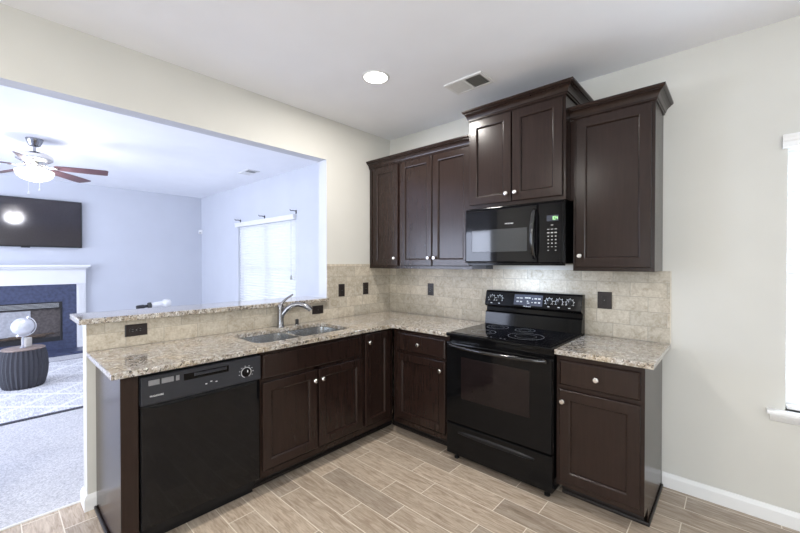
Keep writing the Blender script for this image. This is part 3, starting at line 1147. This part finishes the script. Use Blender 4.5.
for u, v in ((1.262, 0.000), (1.330, 0.000), (1.728, 0.002), (1.802, 0.002), (1.876, 0.002)):
    bm = BM()
    ax = pn
    lathe(bm, [(0.021, 0.0003), (0.021, 0.006), (0.0165, 0.009), (0.0155, 0.024), (0.013, 0.026), (0.0, 0.026)], K(u, v, 0), ax, 22)
    kb = link('control_knob', bm, 'blackmat', bg_, smooth=True)
    bm = BM()
    ringdisc(bm, K, u, v, 0.0004, 0.0245, 0.0262, 28, -50, 230)
    for a in range(-30, 211, 40):
        c, s = math.cos(R(a)), math.sin(R(a))
        fbox(bm, K, u + 0.0315 * c - .0022, u + 0.0315 * c + .0022, v + 0.0315 * s - .0022, v + 0.0315 * s + .0022, 0.0004, 0.0012)
    fbox(bm, K, u - .007, u + .007, v - .041, v - .036, 0.0004, 0.0012)
    fbox(bm, K, u - .0012, u + .0012, v + .002, v + .013, 0.0262, 0.0268)
    link('dial_markings', bm, 'mark', kb)
bm = BM()
fbox(bm, K, 1.455, 1.682, -0.040, 0.044, 0.0003, 0.0018)
pn_ = link('touch_panel', bm, 'dispdark', bg_, bev=0.0004)
bm = BM()
for u, v, a, b in ((1.486, .016, .011, .004), (1.514, .016, .011, .004), (1.486, -.012, .009, .005), (1.514, -.012, .009, .005), (1.556, .020, .014, .005), (1.580, .020, .008, .005),
                   (1.566, -.006, .006, .004), (1.572, -.020, .010, .003), (1.604, .014, .004, .004), (1.628, .017, .010, .005), (1.656, .017, .010, .005),
                   (1.602, -.014, .005, .003), (1.628, -.013, .008, .005), (1.656, -.013, .008, .005)):
    fbox(bm, K, u - a, u + a, v - b, v + b, 0.0018, 0.0024)
link('panel_marks', bm, 'ventgrey', pn_)
link('badge', text_bm('FRIGIDAIRE', K, 1.565, -0.047, 0.0008, 0.0115), 'mark', bg_)

# ------------------------------------------------------------------ outlets and switches


def plate(kind, label, F, u, z, horiz, group=None):
    hw, hh = (0.0585, 0.036) if not horiz else (0.0585, 0.036)
    hu, hz = (0.036, 0.0585)
    if horiz:
        hu, hz = hz, hu
    if kind == 'double':
        hu = 0.045
    root = thing('outlet' if 'outlet' in label.split()[:6] else 'wall_plate', label, 'outlet' if 'outlet' in label.split()[:6] else 'wall plate', F(u, z, 0.009), group)
    bm = BM()
    i_ = lambda d_, w_: ring(F, u - hu + d_, u + hu - d_, z - hz + d_, z + hz - d_, w_)
    loft(bm, [i_(0, 0.0092), i_(0, 0.012), i_(0.004, 0.0145)])
    link('cover_plate', bm, 'plate', root)
    if kind == 'receptacle':
        for s in (-1, 1):
            bm = BM()
            cu_, cz_ = (u + s * 0.020, z) if horiz else (u, z + s * 0.020)
            n_ = Vector(F(0, 0, 1)) - Vector(F(0, 0, 0))
            lathe(bm, [(0.0165, 0), (0.0165, 0.002), (0.015, 0.003), (0, 0.003)], F(cu_, cz_, 0.0145), n_, 20)
            rc = link('socket', bm, 'platein', root)
            bm = BM()
            for q in (-1, 1):
                if horiz:
                    fbox(bm, F, cu_ - .004, cu_ + .004, cz_ + q * .006 - .001, cz_ + q * .006 + .001, 0.0175, 0.0180)
                else:
                    fbox(bm, F, cu_ + q * .006 - .001, cu_ + q * .006 + .001, cz_ - .004, cz_ + .004, 0.0175, 0.0180)
            link('slots', bm, 'graybtn', rc)
    else:
        bm = BM()
        fbox(bm, F, u - 0.017 if not horiz else u - .033, u + 0.017 if not horiz else u + .033, z - 0.033 if not horiz else z - .017, z + 0.033 if not horiz else z + .017, 0.0145, 0.0165)
        link('rocker', bm, 'platein', root, bev=0.001)
    n_ = Vector(F(0, 0, 1)) - Vector(F(0, 0, 0))
    bm = BM()
    lathe(bm, [(0.003, 0), (0.003, 0.0008), (0, 0.001)], F(u, z, 0.0146 if kind == 'receptacle' else 0.0166), n_, 10)
    link('screw', bm, 'graybtn', root)
    return root


B0, A0 = FB(0.0), FA(0.0)
plate('receptacle', 'dark sideways outlet in the tile at the left end of the half wall', B0, -2.282, 1.010, True)
plate('rocker', 'dark sideways wall plate in the tile just right of the faucet spout', B0, -0.937, 1.010, True)
plate('rocker', 'dark switch plate on the tiled left wall, left of two, nearest the opening', B0, -0.668, 1.168, False)
plate('rocker', 'dark switch plate on the tiled left wall, right of two, nearest the corner', B0, -0.362, 1.170, False)
plate('receptacle', 'dark outlet on the tiled back wall between the corner and the range', A0, 0.557, 1.168, False)
plate('double', 'wider dark wall plate in the tile right of the range back panel', A0, 2.080, 1.164, False)

# ------------------------------------------------------------------ ceiling fittings


def can_light(x, y, label, group=None):
    root = thing('recessed_light', label, 'ceiling light', (x, y, ZC - 0.006), group)
    bm = BM()
    lathe(bm, [(0.085, -0.0005), (0.098, -0.0005), (0.096, -0.005), (0.086, -0.008), (0.081, -0.006), (0.081, -0.0005)], (x, y, ZC), (0, 0, 1), 36)
    bmesh.ops.delete(bm, geom=[f for f in bm.faces if len(f.verts) > 4], context='FACES')
    link('trim_ring', bm, 'white', root, smooth=True)
    bm = BM()
    lathe(bm, [(0.081, -0.001), (0.081, -0.004), (0.05, -0.0055), (0.0, -0.006)], (x, y, ZC), (0, 0, 1), 36)
    link('lens', bm, 'lens', root, smooth=True)
    area('can_light', (x, y, ZC - 0.0085), (0, 0, 0), 0.15, 0.15, CANW, (1.0, 0.955, 0.90), 'DISK')


can_light(0.866, -1.051, 'glowing round recessed light in the kitchen ceiling')
for k, (x, y) in enumerate(((0.95, -3.9), (2.6, -4.4))):  # extra cans out of view, added to light the kitchen evenly
    can_light(x, y, 'unseen round recessed ceiling light added behind the camera to brighten the kitchen', 'added recessed lights out of view')


px_, py_ = 3.65, -3.25  # unseen pendant, added to lift the brightness of the kitchen ceiling
PE = thing('added_pendant', 'unseen white globe pendant light added behind the camera to brighten the ceiling', 'pendant light', (px_, py_, ZC))
bm = BM()
lathe(bm, [(0.065, 0), (0.065, -0.012), (0.04, -0.026), (0.0, -0.028)], (px_, py_, ZC - .0005), (0, 0, 1), 24)
link('canopy', bm, 'nickel', PE, smooth=True)
bm = BM()
tube(bm, [(px_, py_, ZC - 0.028), (px_, py_, 2.20)], 0.006, 8)
link('rod', bm, 'nickel', PE, smooth=True)
bm = BM()
lathe(bm, [(0.15 * math.sin(PI * k / 16), -0.15 * math.cos(PI * k / 16)) for k in range(17)], (px_, py_, 2.05), (0, 0, 1), 28)
link('glass_globe', bm, 'bowl', PE, smooth=True)
pd_ = bpy.data.lights.new('added_pendant_lamp', 'POINT')
pd_.energy = PENW
pd_.color = (0.93, 0.96, 1.0)
pd_.shadow_soft_size = 0.12
pq = bpy.data.objects.new('added_pendant_lamp', pd_)
pq.location = (px_, py_, 2.05)
COL.objects.link(pq)


def vent(x0, x1, y0, y1, label, dark=True):
    root = thing('ceiling_vent', label, 'vent', ((x0 + x1) / 2, (y0 + y1) / 2, ZC - 0.012))
    f = 0.022
    z0 = ZC - 0.010
    link('frame', boxes((x0, x1, y0, y0 + f, z0, ZC - .0005), (x0, x1, y1 - f, y1, z0, ZC - .0005), (x0, x0 + f, y0 + f, y1 - f, z0, ZC - .0005), (x1 - f, x1, y0 + f, y1 - f, z0, ZC - .0005),
                        ((x0 + x1) / 2 - .006, (x0 + x1) / 2 + .006, y0 + f, y1 - f, z0, ZC - .0005)), 'white', root, bev=0.002)
    xm = (x0 + x1) / 2
    link('duct', boxes((xm + 0.006, x1 - f, y0 + f, y1 - f, ZC - 0.003, ZC - 0.001)), 'ventdark', root)
    link('duct_cover', boxes((x0 + f, xm - 0.006, y0 + f, y1 - f, ZC - 0.003, ZC - 0.001)), 'ventgrey' if not dark else 'white', root)
    for (a, b, m, sgn) in ((x0 + f, xm - 0.006, 'white', 1), (xm + 0.006, x1 - f, 'ventgrey' if dark else 'white', -1)):
        bm = BM()
        n = 8
        for k in range(n):
            x = a + (b - a) * (k + 0.5) / n
            loft(bm, [[(x - 0.006 * sgn, y, ZC - 0.010), (x + 0.004 * sgn, y, ZC - 0.0035), (x + 0.005 * sgn, y, ZC - 0.0045), (x - 0.005 * sgn, y, ZC - 0.011)] for y in (y0 + f, y1 - f)])
        link('louvers', bm, m, root)
    return root


vent(1.150, 1.462, -0.632, -0.436, 'white ceiling air vent with one dark half above the cabinets')
vent(-2.62, -2.30, -0.46, -0.28, 'small white ceiling air vent in the living room above the window', False)

# ------------------------------------------------------------------ living room
FPX = XL
TV = thing('television', 'black flat wall television above the fireplace', 'television', (XL, -2.52, 1.67))
ty0, ty1, tz0, tz1 = -3.185, -1.865, 1.672, 2.412
link('housing', boxes((XL + 0.025, XL + 0.075, ty0, ty1, tz0, tz1)), 'blackmat', TV, bev=0.004)
link('screen', boxes((XL + 0.0752, XL + 0.077, ty0 + 0.012, ty1 - 0.012, tz0 + 0.018, tz1 - 0.012)), 'screen', TV)
link('wall_mount', boxes((XL, XL + 0.0248, -2.75, -2.30, 1.85, 2.25)), 'iron', TV)
link('logo_bar', boxes((XL + 0.05, XL + 0.072, -2.57, -2.47, tz0 - 0.014, tz0 - 0.0005)), 'blackmat', TV)

FP = thing('fireplace', 'white mantel fireplace with dark slate surround below the television', 'fireplace', (XL, -2.52, 0.0))
cy = -2.52
my0, my1 = cy - 0.70, cy + 0.70
link('mantel_shelf', boxes((XL, XL + 0.20, my0 - 0.045, my1 + 0.045, 1.360, 1.395), (XL, XL + 0.165, my0 - 0.02, my1 + 0.02, 1.335, 1.3595)), 'trim', FP, bev=0.006)
link('frieze', boxes((XL, XL + 0.09, my0, my1, 1.085, 1.334)), 'trim', FP, bev=0.003)
for s in (-1, 1):
    a, b = (my0, my0 + 0.115) if s < 0 else (my1 - 0.115, my1)
    bm = boxes((XL, XL + 0.06, a, b, 0.16, 1.0845), (XL, XL + 0.075, a - .0, b, 0.05, 0.159))
    for k in range(4):
        yy = a + 0.022 + k * 0.021
        box(bm, XL + 0.06, XL + 0.066, yy, yy + 0.010, 0.20, 1.05)
    link('pilaster', bm, 'trim', FP, bev=0.002)
fy0, fy1, fz0, fz1 = cy - 0.41, cy + 0.41, 0.19, 0.81
s0, s1 = my0 + 0.1155, my1 - 0.1155
link('slate_surround', boxes((XL, XL + 0.045, s0, fy0, 0.05, 1.084), (XL, XL + 0.045, fy1, s1, 0.05, 1.084), (XL, XL + 0.045, fy0, fy1, fz1, 1.084), (XL, XL + 0.045, fy0, fy1, 0.05, fz0)), 'slate', FP)
link('hearth', boxes((XL, XL + 0.42, s0 - 0.12, my1 + 0.02, 0.0065, 0.0495)), 'slate', FP, bev=0.003)
# firebox standing in the surround: metal face, liner and logs
fb = link('firebox', boxes((XL + 0.0005, XL + 0.006, fy0, fy1, fz0, fz1)), 'soot', FP)
link('liner_panel', boxes((XL + 0.0062, XL + 0.012, fy0 + 0.03, cy + 0.05, fz0 + 0.12, fz1 - 0.12)), 'firepanel', fb)
link('face_trim', boxes((XL + 0.03, XL + 0.052, fy0, fy1, fz1 - 0.10, fz1), (XL + 0.03, XL + 0.052, fy0, fy0 + 0.025, fz0, fz1 - .1), (XL + 0.03, XL + 0.052, fy1 - 0.025, fy1, fz0, fz1 - .1),
                        (XL + 0.03, XL + 0.050, fy0 + .025, fy1 - .025, fz0, fz0 + 0.07)), 'iron', fb, bev=0.002)
bm = BM()
for k in range(4):
    box(bm, XL + 0.0525, XL + 0.0545, fy0 + 0.04, fy1 - 0.04, fz1 - 0.085 + k * 0.019, fz1 - 0.077 + k * 0.019)
link('louvers', bm, 'ventgrey', fb)
bm = BM()
tube(bm, [(XL + 0.028, fy0 + 0.12, fz0 + 0.095), (XL + 0.03, fy1 - 0.2, fz0 + 0.10)], [0.012, 0.015], 8)
tube(bm, [(XL + 0.028, fy0 + 0.22, fz0 + 0.115), (XL + 0.028, fy1 - 0.10, fz0 + 0.125)], [0.013, 0.010], 8)
link('gas_logs', bm, 'log', fb, smooth=True)

# rug
o = thing('area_rug', 'large pale lattice-patterned rug with dark edge on the living room carpet', 'rug', (-3.2, -2.7, 0.006))
link('pile', boxes((-4.42, -2.000, -4.3, -1.1, 0.0065, 0.020)), 'rug', o)
link('binding', boxes((-1.999, -1.972, -4.325, -1.075, 0.0065, 0.021), (-4.447, -4.421, -4.325, -1.075, 0.0065, 0.021), (-4.42, -2.0, -4.325, -4.301, 0.0065, 0.021), (-4.42, -2.0, -1.099, -1.075, 0.0065, 0.021)), 'rugedge', o)

# barrel stool
sx, sy = -3.26, -2.635
ST = thing('stool', 'dark grey barrel-shaped woven stool on the rug before the fireplace', 'stool', (sx, sy, 0.0205))
bm = BM()
n = 60
prof = [(0.165, 0.0), (0.178, 0.03), (0.198, 0.12), (0.206, 0.22), (0.200, 0.32), (0.184, 0.40), (0.176, 0.425)]
rings = []
for r, h in prof:
    rings.append([(sx + (r + (0.006 if k % 2 else -0.005)) * math.cos(2 * PI * k / n), sy + (r + (0.006 if k % 2 else -0.005)) * math.sin(2 * PI * k / n), 0.0208 + h) for k in range(n)])
loft(bm, rings)
link('woven_body', bm, 'wicker', ST)
bm = BM()
lathe(bm, [(0.182, 0.0), (0.184, 0.008), (0.176, 0.014), (0.0, 0.015)], (sx, sy, 0.4462), (0, 0, 1), 40)
link('top', bm, 'stooltop', ST, smooth=True)
# globe
GL = thing('globe', 'silvery white tabletop globe on a stand on the barrel stool', 'globe', (sx + 0.02, sy, 0.4615))
gx, gy, gz0 = sx + 0.03, sy - 0.005, 0.4617
bm = BM()
lathe(bm, [(0.030, 0), (0.030, 0.006), (0.022, 0.012), (0.010, 0.020), (0.010, 0.125)], (gx, gy, gz0), (0, 0, 1), 24)
link('stand', bm, 'silver', GL, smooth=True)
gc = Vector((gx, gy, gz0 + 0.243))
bm = BM()
gr = 0.098
tilt = Vector((0.10, 0.40, 1)).normalized()
lathe(bm, [(gr * math.sin(PI * k / 18), -gr * math.cos(PI * k / 18)) for k in range(19)], gc, tilt, 32)
link('sphere', bm, 'globe', GL, smooth=True)
bm = BM()
side = Vector((0.35, 1.0, -0.40))
side = (side - tilt * side.dot(tilt)).normalized()
tube(bm, [tuple(gc + (tilt * math.cos(R(a)) + side * math.sin(R(a))) * 0.112) for a in range(-8, 189, 14)], 0.006, 8)
for s in (1, -1):
    tube(bm, [tuple(gc + tilt * s * 0.096), tuple(gc + tilt * s * 0.122)], 0.006, 8)
link('meridian_arm', bm, 'silver', GL, smooth=True)
CN = thing('candle', 'short pale pillar candle behind the globe stand on the stool', 'candle', (sx - 0.065, sy + 0.03, 0.4615))
bm = BM()
lathe(bm, [(0.043, 0), (0.044, 0.004), (0.044, 0.095), (0.040, 0.098), (0.012, 0.094), (0.0, 0.094)], (sx - 0.065, sy + 0.03, 0.4617), (0, 0, 1), 28)
link('wax', bm, plain('ivory_wax', (0.72, 0.68, 0.62), 0.5), CN, smooth=True)
bm = BM()
tube(bm, [(sx - 0.065, sy + 0.03, 0.5558), (sx - 0.064, sy + 0.031, 0.568)], 0.0012, 6)
link('wick', bm, 'iron', CN)

# telescope-like tube beyond the bar
TS = thing('telescope', 'white tube with dark eyepiece end showing above the bar top', 'telescope', (-4.4, -1.05, 0.0062))
bm = BM()
p0, p1 = Vector((-4.4, -1.12, 0.722)), Vector((-4.4, -0.80, 0.752))
d_ = (p1 - p0).normalized()
lathe(bm, [(0.040, 0.0), (0.046, 0.01), (0.046, 0.19), (0.066, 0.205), (0.072, 0.225), (0.072, 0.275), (0.062, 0.295), (0.040, 0.305), (0.0, 0.308)], p0, d_, 24)
link('tube', bm, 'white', TS, smooth=True)
bm = BM()
lathe(bm, [(0.0, -0.026), (0.046, -0.026), (0.053, -0.020), (0.053, 0.018), (0.042, 0.024), (0.0, 0.024)], p0 - d_ * 0.0, d_, 24)
link('focus_ring', bm, 'ventdark', TS, smooth=True)
bm = BM()
lathe(bm, [(0.0, -0.185), (0.030, -0.185), (0.034, -0.175), (0.034, -0.09), (0.024, -0.07), (0.024, -0.0265), (0.0, -0.0265)], p0, d_, 20)
link('eyepiece', bm, 'iron', TS, smooth=True)
hub = Vector((-4.4, -1.02, 0.66))
for a in (90, 210, 330):
    bm = BM()
    tube(bm, [tuple(hub), (hub.x + 0.26 * math.cos(R(a)), hub.y + 0.26 * math.sin(R(a)), 0.026)], [0.012, 0.008], 8)
    link('leg', bm, 'iron', TS, smooth=True)
bm = BM()
tube(bm, [(hub.x, hub.y, 0.65), (hub.x, hub.y, 0.695)], 0.018, 12)
link('mount', bm, 'iron', TS, smooth=True)

# curtain brackets over the living room window
for k, (x, lab) in enumerate(((-3.53, 'small curtain rod bracket above the living room window, farthest from the kitchen'), (-2.70, 'small curtain rod bracket above the middle of the living room window'),
                              (-1.812, 'small curtain rod bracket above the living room window, nearest the kitchen'))):
    rt = thing('curtain_bracket', lab, 'bracket', (x, 0, 2.14), 'curtain rod brackets')
    link('wall_base', boxes((x - 0.012, x + 0.012, -0.008, 0, 2.113, 2.165)), 'iron', rt, bev=0.002)
    bm = BM()
    tube(bm, [(x, -0.008, 2.15), (x, -0.06, 2.153), (x, -0.085, 2.148), (x, -0.098, 2.156), (x, -0.100, 2.168)], [0.006, 0.006, 0.006, 0.006, 0.004], 8)
    link('hook', bm, 'iron', rt, smooth=True)

MS = thing('motion_sensor', 'small white sensor high in the far living room corner', 'sensor', (XL + 0.02, -0.02, 2.05))
bm = BM()
loft(bm, [[(XL, -0.055, z), (XL + 0.016, -0.048, z), (XL + 0.048, -0.016, z), (XL + 0.055, 0, z), (XL, 0, z)] for z in (2.01, 2.09)])
link('housing', bm, 'white', MS, bev=0.003)
bm = BM()
loft(bm, [[(XL + 0.019, -0.047, z), (XL + 0.047, -0.019, z), (XL + 0.049, -0.021, z), (XL + 0.021, -0.049, z)] for z in (2.018, 2.052)])
link('lens', bm, 'ventgrey', MS)

# ------------------------------------------------------------------ ceiling fan
cx, cyf = -2.75, -2.56
FN = thing('ceiling_fan', 'five-blade ceiling fan with lit glass bowl in the living room', 'ceiling fan', (cx, cyf, ZC))
bm = BM()
lathe(bm, [(0.072, 0), (0.072, -0.006), (0.060, -0.040), (0.046, -0.072), (0.034, -0.078), (0.0, -0.078)], (cx, cyf, ZC - .0005), (0, 0, 1), 32)
link('canopy', bm, 'chrome', FN, smooth=True)
bm = BM()
tube(bm, [(cx, cyf, ZC - 0.078), (cx, cyf, ZC - 0.15)], 0.013, 14)
link('downrod', bm, 'chrome', FN, smooth=True)
bm = BM()
lathe(bm, [(0.02, 2.600), (0.045, 2.598), (0.110, 2.580), (0.142, 2.560), (0.150, 2.535), (0.146, 2.515), (0.120, 2.498), (0.100, 2.490), (0.092, 2.455), (0.0, 2.452)], (cx, cyf, 0), (0, 0, 1), 40)
link('motor_housing', bm, 'nickel', FN, smooth=True)
for k in range(5):
    a = R(61 + 72 * k)
    u = Vector((math.cos(a), math.sin(a), 0))
    v = Vector((-math.sin(a), math.cos(a), 0))
    c0 = Vector((cx, cyf, 2.455))
    bm = BM()
    tube(bm, [tuple(c0 + u * 0.085 + Vector((0, 0, 0.0))), tuple(c0 + u * 0.14 + Vector((0, 0, -0.022))), tuple(c0 + u * 0.20 + Vector((0, 0, -0.026)))], [0.016, 0.014, 0.02], 8, (0.35, 1.2))
    ar = link('blade_arm', bm, 'nickel', FN, smooth=True)
    bm = BM()
    outl = [(0.175, 0.036), (0.20, 0.046), (0.32, 0.054), (0.50, 0.060), (0.600, 0.060), (0.625, 0.054), (0.665, -0.044), (0.660, -0.058), (0.64, -0.060), (0.50, -0.060), (0.32, -0.054), (0.20, -0.046), (0.175, -0.036)]
    pit = R(-15)
    mk = lambda dz: [tuple(c0 + u * d0 + v * (w0 * math.cos(pit)) + Vector((0, 0, -0.018 - 0.04 * (d0 - 0.175) + w0 * math.sin(pit) + dz))) for d0, w0 in outl]
    loft(bm, [mk(0.0), mk(0.007)])
    link('blade', bm, 'blade', FN)
bm = BM()
lathe(bm, [(0.0, 2.4515), (0.060, 2.451), (0.062, 2.43), (0.040, 2.415), (0.030, 2.395), (0.030, 2.375), (0.0, 2.374)], (cx, cyf, 0), (0, 0, 1), 36)
link('light_fitter', bm, 'nickel', FN, smooth=True)
bm = BM()
lathe(bm, [(0.150, 2.4005), (0.156, 2.392), (0.153, 2.372), (0.138, 2.340), (0.108, 2.312), (0.065, 2.294), (0.02, 2.287), (0.0, 2.286)], (cx, cyf, 0), (0, 0, 1), 40)
link('glass_bowl', bm, 'bowl', FN, smooth=True)
bm = BM()
lathe(bm, [(0.012, 2.287), (0.014, 2.278), (0.006, 2.268), (0.0, 2.264)], (cx, cyf, 0), (0, 0, 1), 16)
link('finial', bm, 'nickel', FN, smooth=True)
for dx, dy, L in ((0.160, -0.055, 0.27), (0.168, 0.025, 0.23)):
    bm = BM()
    tube(bm, [(cx + dx * .55, cyf + dy * .55, 2.462), (cx + dx * .97, cyf + dy * .97, 2.425), (cx + dx * 1.02, cyf + dy * 1.02, 2.40), (cx + dx * 1.02, cyf + dy * 1.02, 2.425 - L)], 0.0016, 6)
    lathe(bm, [(0.003, 0.0), (0.007, -0.012), (0.008, -0.026), (0.0, -0.030)], (cx + dx * 1.02, cyf + dy * 1.02, 2.425 - L), (0, 0, 1), 10)
    link('pull_chain', bm, 'white', FN)
pl = bpy.data.lights.new('fan_lamp', 'POINT')
pl.energy = FANW
pl.color = (0.90, 0.91, 1.0)
pl.shadow_soft_size = 0.12
po = bpy.data.objects.new('fan_lamp', pl)
po.location = (cx, cyf, 2.33)
COL.objects.link(po)
